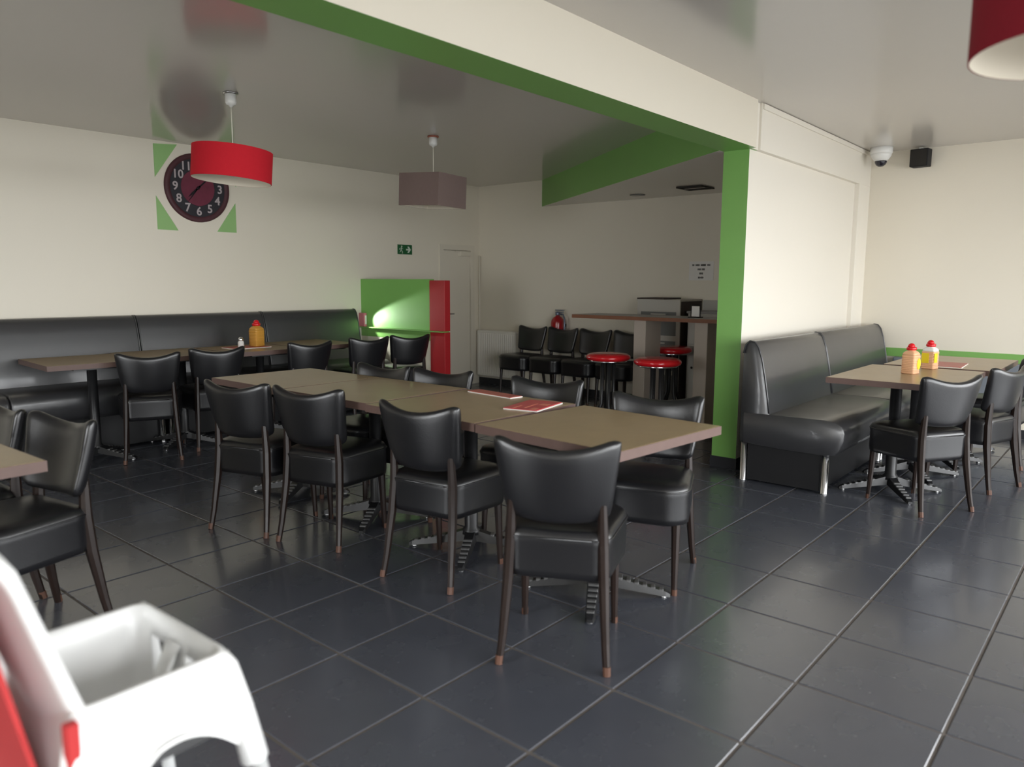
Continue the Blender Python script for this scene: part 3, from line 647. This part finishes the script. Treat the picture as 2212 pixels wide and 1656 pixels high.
t = thing('pendant_lamp', 'red drum pendant lamp, shade put into its colour, cut off at the upper right corner', 'lamp', (2.30, 0.135, ZC), group='pendant lamps')
rose(t, 'steel'); drum(t, 0.285, 0.240, -0.585, 'darkened_red_shade', R(0), Vector((1, 0, 0)))
c = MB(); c.sweep([(0, 0, -0.10), (0, 0, -0.66)], 0.004, 6); c.build('cord', 'cord_white', t)
t = thing('pendant_lamp', 'taupe square box pendant lamp over the far tables', 'lamp', (5.155, 5.38, ZC), R(10), group='pendant lamps')
rose(t); s = 0.23; Tt = Matrix.Translation((0, 0, -0.36)) @ Matrix.Rotation(R(2.5), 4, 'X')
c = MB()
for a, b in (((-s, -s, -0.30), (s, -s+0.004, 0)), ((-s, s-0.004, -0.30), (s, s, 0)), ((-s, -s+0.004, -0.30), (-s+0.004, s-0.004, 0)), ((s-0.004, -s+0.004, -0.30), (s, s-0.004, 0))): c.box(a, b, T=Tt)
sh = c.build('shade', 'taupe_shade', t); c = MB(); q = s-0.0045
for a, b in (((-q, -q, -0.299), (q, -q+0.001, -0.001)), ((-q, q-0.001, -0.299), (q, q, -0.001)), ((-q, -q, -0.299), (-q+0.001, q, -0.001)), ((q-0.001, -q, -0.299), (q, q, -0.001))): c.box(a, b, T=Tt)
c.build('shade_lining', 'shade_lining', sh)
c = MB()
for k in range(4):
    a = R(45+90*k); c.sweep([(0, 0, -0.02), (0.318*math.cos(a), 0.318*math.sin(a), -0.006)], 0.002, 6, T=Tt)
c.lathe([(0.02, -0.10), (0.02, -0.03), (0.012, -0.015)], 14, T=Tt); c.build('shade_carrier', 'white_plastic', sh)
c = MB(); c.sweep([(0, 0, -0.10), (0, 0, -0.385)], 0.004, 6); c.build('cord', 'cord_white', t)

# ================================================================== CEILING FITTINGS
t = thing('security_camera', 'white dome security camera under the ceiling in the right corner', 'camera', (8.45, 2.265, ZC))
c = MB(); c.lathe([(0.105, 0.0), (0.105, -0.055), (0.100, -0.062)], 28); c.build('base', 'white_plastic', t)
c = MB(); c.lathe([(0.098, -0.058), (0.094, -0.085), (0.075, -0.115), (0.056, -0.135)], 28); c.build('housing', 'white_plastic', t)
c = MB(); c.lathe([(0.058, -0.128), (0.056, -0.150), (0.044, -0.172), (0.024, -0.186), (0.0, -0.190)], 24); c.build('dome', 'dome_glass', t)
t = thing('wall_speaker', 'small black square loudspeaker high on the right wall', 'loudspeaker', (X1, 1.93, 2.76), R(-6))
c = MB(); c.box((-0.17, -0.085, -0.09), (-0.05, 0.085, 0.085), bev=0.008, seg=2); c.build('cabinet', 'speaker_black', t)
c = MB(); c.box((-0.174, -0.075, -0.08), (-0.17, 0.075, 0.075)); c.build('grille', 'grille_dark', t)
c = MB(); c.box((-0.06, -0.02, 0.03), (0.0, 0.02, 0.06)); c.box((-0.13, -0.015, 0.085), (-0.03, 0.015, 0.10)); c.build('bracket', 'white_plastic', t)
t = thing('ceiling_vent', 'dark square ceiling vent in the lowered ceiling', 'vent', (7.63, 3.90, ZB))
c = MB(); s = 0.15
for a, b in (((-s, -s, -0.012), (s, -s+0.025, 0)), ((-s, s-0.025, -0.012), (s, s, 0)), ((-s, -s+0.025, -0.012), (-s+0.025, s-0.025, 0)), ((s-0.025, -s+0.025, -0.012), (s, s-0.025, 0))): c.box(a, b)
c.build('frame', 'grille_dark', t)
for k in range(5):
    x = -0.10+0.05*k; c = MB(); c.box((x-0.012, -s+0.025, -0.010), (x+0.012, s-0.025, -0.006)); c.build('slat', 'cabinet_white' if k == 2 else 'grille_dark', t)
c = MB(); c.lathe([(0.09, 0), (0.09, -0.006), (0.07, -0.008), (0.0, -0.008)], 24)
tag(c.build('ceiling_downlight', 'cabinet_grey', loc=(7.85, 4.75, ZB)), 'faint round recessed spot left of the ceiling vent', 'lamp')

# ================================================================== THINGS ON TABLES
def make_bottle(label, body, lab_side, group):
    t = thing('sauce_bottle', label, 'bottle', group=group)
    def sq(hw, z, n=4, r=0.014):
        out = []
        for (sx, sy, a0) in ((1, 1, 0), (-1, 1, 90), (-1, -1, 180), (1, -1, 270)):
            for q in range(n):
                a = R(a0+90*q/(n-1)); out.append((sx*(hw-r)+r*math.cos(a), sy*(hw-r)+r*math.sin(a), z))
        return out
    W = 0.052; loops = [sq(W-0.006, 0), sq(W, 0.006)]
    for k in range(9):
        z = 0.015+k*0.014; loops += [sq(W, z), sq(W-0.0025, z+0.003), sq(W-0.0025, z+0.006), sq(W, z+0.009)]
    loops += [sq(W, 0.150), sq(W-0.002, 0.156)]
    c = MB(); c.loft(loops); b = c.build('body', body, t)
    c = MB(); c.loft([sq(W-0.002, 0.156), sq(W-0.004, 0.172), sq(W-0.016, 0.188), sq(0.026, 0.196, r=0.024), sq(0.024, 0.206, r=0.023)]); c.build('shoulder', 'clear_plastic' if lab_side == 'right' else body, b)
    c = MB(); c.lathe([(0.034, 0.198), (0.037, 0.204), (0.037, 0.218), (0.033, 0.224), (0.0, 0.225)], 24)
    cp = c.build('cap', 'cap_red', t)
    c = MB(); c.lathe([(0.026, 0.0), (0.026, 0.012), (0.020, 0.024), (0.010, 0.031), (0.0, 0.033)], 18, T=Matrix.Translation((0.006, 0.006, 0.222))); c.build('spout', 'cap_red', cp)
    if lab_side:
        c = MB()
        if lab_side == 'right':              # wraps a corner
            c.box((-W-0.0015, -0.012, 0.055), (-W+0.001, W-0.006, 0.142)); c.box((-W+0.006, -W-0.0015, 0.060), (0.010, -W+0.001, 0.142))
        else:
            T = Matrix.Translation((0.022, -W-0.0005, 0.085)) @ Matrix.Rotation(R(90), 4, 'X')
            c.lathe([(0.0, 0.0016), (0.038, 0.0016), (0.038, -0.001)], 24, smooth=False, T=T @ Matrix.Diagonal((0.72, 1.25, 1, 1)))
        c.build('label', 'label_yellow', b)
    return t
bt = make_bottle('sauce bottle with red cap, left and nearer one on the right table', 'sauce', 'left', 'squeeze bottles'); bt.scale = (0.95, 0.95, 0.9); bt.location = (6.235, 1.365, TZ); bt.rotation_euler = (0, 0, R(-14))
bt = make_bottle('half empty sauce bottle with yellow label, right one on the right table', 'sauce', 'right', 'squeeze bottles'); bt.scale = (0.95, 0.95, 0.9); bt.location = (6.70, 1.33, TZ); bt.rotation_euler = (0, 0, R(-12))
bt = make_bottle('mustard coloured squeeze bottle with red cap on a wall table', 'mustard_sauce', None, 'squeeze bottles'); bt.location = (4.17, 6.97, TZ+0.0092); bt.rotation_euler = (0, 0, R(10)); bt.scale = (1.12, 1.12, 1.05)
t = thing('salt_shaker', 'small salt shaker with metal top beside the mustard bottle', 'shaker', (3.98, 6.95, TZ+0.0092))
c = MB(); c.lathe([(0.026, 0), (0.030, 0.006), (0.030, 0.05), (0.022, 0.068)], 18); c.build('glass_body', 'paper', t)
c = MB(); c.lathe([(0.023, 0.066), (0.025, 0.072), (0.025, 0.088), (0.016, 0.100), (0.0, 0.104)], 18); c.build('top', 'chrome', t)
def menu(label, loc, rz, sx, sy, m, z=TZ):
    t = thing('menu', label, 'menu', (*loc, z), R(rz), 'menus lying on tables')
    c = MB(); c.box((-sx/2, -sy/2, 0.0), (sx/2, sy/2, 0.006)); c.build('pages', 'paper', t)
    c = MB(); c.box((-sx/2, -sy/2+0.006, 0.006), (sx/2, sy/2+0.001, 0.009)); cv = c.build('cover', m, t)
    if m == 'menu_red':
        for (a, b, w_, h_) in ((-0.10, 0.05, 0.10, 0.012), (-0.03, 0.0, 0.16, 0.010), (0.04, -0.05, 0.05, 0.05), (-0.12, -0.06, 0.06, 0.03)):
            c = MB(); c.box((a*sx/0.34-w_/2*sx/0.34, b-h_/2, 0.009), (a*sx/0.34+w_/2*sx/0.34, b+h_/2, 0.0096)); c.build('print', 'menu_orange', cv)
    return t
menu('red glossy menu with white page edge on the long table', (3.16, 2.53), 12, 0.32, 0.20, 'menu_red')
menu('faded red menu strip along the far edge of the long table', (3.345, 2.98), 84, 0.38, 0.10, 'faded_red')
menu('pinkish red placemat on the right table behind the bottles', (7.10, 1.30), 3, 0.42, 0.30, 'faded_red')
menu('reddish menu under the mustard bottle', (4.06, 6.98), 0, 0.40, 0.26, 'faded_red', TZ)

# ================================================================== HIGH CHAIR
t = thing('high_chair', 'white plastic baby high chair in the lower left corner', 'high chair', (0.545, 1.462, 0), R(1))
t.scale = (0.86, 0.95, 1.0)
RZ = 0.80
def tub(x0, x1, hw, r, z, n=8, m=96):
    out = []
    for (cx, cy, a0) in ((x1-r, hw-r, 0), (x0+r, hw-r, 90), (x0+r, -hw+r, 180), (x1-r, -hw+r, 270)):
        for q in range(n):
            a = R(a0+90*q/(n-1)); out.append(Vector((cx+r*math.cos(a), cy+r*math.sin(a), z)))
    L = [0.0]
    for k in range(len(out)): L.append(L[-1]+(out[(k+1) % len(out)]-out[k]).length)
    res = []; k = 0
    for q in range(m):
        d = L[-1]*q/m
        while L[k+1] < d: k += 1
        res.append(tuple(out[k].lerp(out[(k+1) % len(out)], (d-L[k])/(L[k+1]-L[k]))))
    return res
def zsk(L, amp):      # arched lower edge between the leg sockets, deeper under the back
    return [(x, y, z + amp*max(0, 1-((x-0.02)/0.14)**2)*(1 if abs(y) > 0.17 else 0) + amp*max(0, 1-(y/0.16)**2)*(1 if x > 0.15 else 0) - 0.07*max(0, (-x-0.02)/0.17)) for x, y, z in L]
lv = [zsk(tub(-0.19, 0.19, 0.215, 0.035, RZ-0.185), 0.07)]
for k in range(7):
    u = k/6; lv.append(tub(-0.188+0.023*u, 0.186-0.018*u, 0.213-0.021*u, 0.035, RZ-0.165+0.150*u) if k else zsk(tub(-0.188, 0.186, 0.213, 0.035, RZ-0.175), 0.07))
lv += [tub(-0.158, 0.162, 0.186, 0.028, RZ), tub(-0.148, 0.150, 0.172, 0.026, RZ)]
for k in range(6):
    u = k/5; lv.append(tub(-0.142+0.03*u, 0.144-0.026*u, 0.164-0.03*u, 0.03+0.02*u, RZ-0.02-0.14*u))
lv.append(tub(-0.09, 0.095, 0.105, 0.05, RZ-0.182))
c = MB(); c.loft(lv, cap0=False, cap1=True)
n = 96; drop = set()                          # leg openings in the front wall
for k0, k1 in ((75, 82), (88, 95)):
    for k in range(k0, k1):
        drop |= {i_*n+k for i_ in range(2, 6)} | {i_*n+k for i_ in range(11, 14)}
    q = []
    for k in (k0, k1): q.append([i_*n+k for i_ in range(2, 7)] + [i_*n+k for i_ in range(11, 15)])
    for k in range(k0, k1): q += [[6*n+k, 6*n+k+1, 11*n+k+1, 11*n+k], [2*n+k, 2*n+k+1, 14*n+k+1, 14*n+k]]
    c.f += [tuple(z_) for z_ in q]; c.mi += [0]*len(q); c.sm += [False]*len(q)
keep = [k for k in range(len(c.f)) if k not in drop]
c.f = [c.f[k] for k in keep]; c.mi = [c.mi[k] for k in keep]; c.sm = [c.sm[k] for k in keep]
c.build('seat_shell', 'highchair_white', t)
# backrest: curved shell rising behind
nu, nv = 13, 9; A = []; B = []
for i in range(nu):
    u = -1+2*i/(nu-1)
    for j in range(nv):
        v = j/(nv-1); hw = 0.180*(1-0.10*v) ; z = RZ-0.10+0.40*v*(1-0.12*abs(u)**3)
        x = -0.135-0.125*v+0.035*u*u
        A.append((x, u*hw, z)); B.append((x-0.022, u*(hw+0.006), z+0.002))
n = len(A); fs = []
for i in range(nu-1):
    for j in range(nv-1):
        a, b, d, e = i*nv+j, (i+1)*nv+j, (i+1)*nv+j+1, i*nv+j+1; fs += [(a, b, d, e), (n+a, n+e, n+d, n+b)]
for i in range(nu-1):
    fs += [(i*nv, n+i*nv, n+(i+1)*nv, (i+1)*nv), (i*nv+nv-1, (i+1)*nv+nv-1, n+(i+1)*nv+nv-1, n+i*nv+nv-1)]
for j in range(nv-1):
    fs += [(j, j+1, n+j+1, n+j), ((nu-1)*nv+j, n+(nu-1)*nv+j, n+(nu-1)*nv+j+1, (nu-1)*nv+j+1)]
c = MB(); c.add(A+B, fs, 0, True); c.build('backrest', 'highchair_white', t)
c = MB(); c.sweep([(0.135, 0.0, RZ-0.03), (0.10, 0.0, RZ-0.09), (0.085, 0.0, RZ-0.175)], [(0.010, 0.028), (0.012, 0.022), (0.014, 0.026)], 10); c.build('crotch_post', 'highchair_white', t)
for sx in (-1, 1):
    for sy in (-1, 1):
        c = MB(); c.sweep([(sx*0.150, sy*0.172, RZ-0.004), (sx*0.158, sy*0.182, RZ-0.03), (sx*0.172, sy*0.198, RZ-0.11), (sx*0.190, sy*0.216, RZ-0.22)], [0.012, 0.020, 0.026, 0.030], 16); sk = c.build('leg_socket', 'highchair_white', t)
        c = MB(); c.sweep([(sx*0.193, sy*0.216, RZ-0.19), (sx*0.285, sy*0.30, 0.012)], 0.016, 12); lg = c.build('leg', 'grey_plastic', t)
        c = MB(); c.lathe([(0.020, 0), (0.020, 0.025), (0.016, 0.03)], 12, T=Matrix.Translation((sx*0.287, sy*0.302, 0))); c.build('foot_cap', 'highchair_white', lg)
for s in (-1,):
    c = MB(); c.box((-0.185, s*0.200-0.012, RZ-0.16), (-0.160, s*0.200+0.010, RZ-0.005), bev=0.003); c.build('safety_strap', 'strap_red', t)
nb = 13; P = []
for j in range(9):
    v = j/8; P.append((-0.150-0.110*v-0.040, 0, RZ-0.24+0.48*v))
c = MB(); c.loft([[(x, -0.15, z), (x+0.010, -0.15, z), (x+0.010, 0.15, z), (x, 0.15, z)] for x, _, z in P], smooth=False); c.build('back_cover', 'strap_red', t)
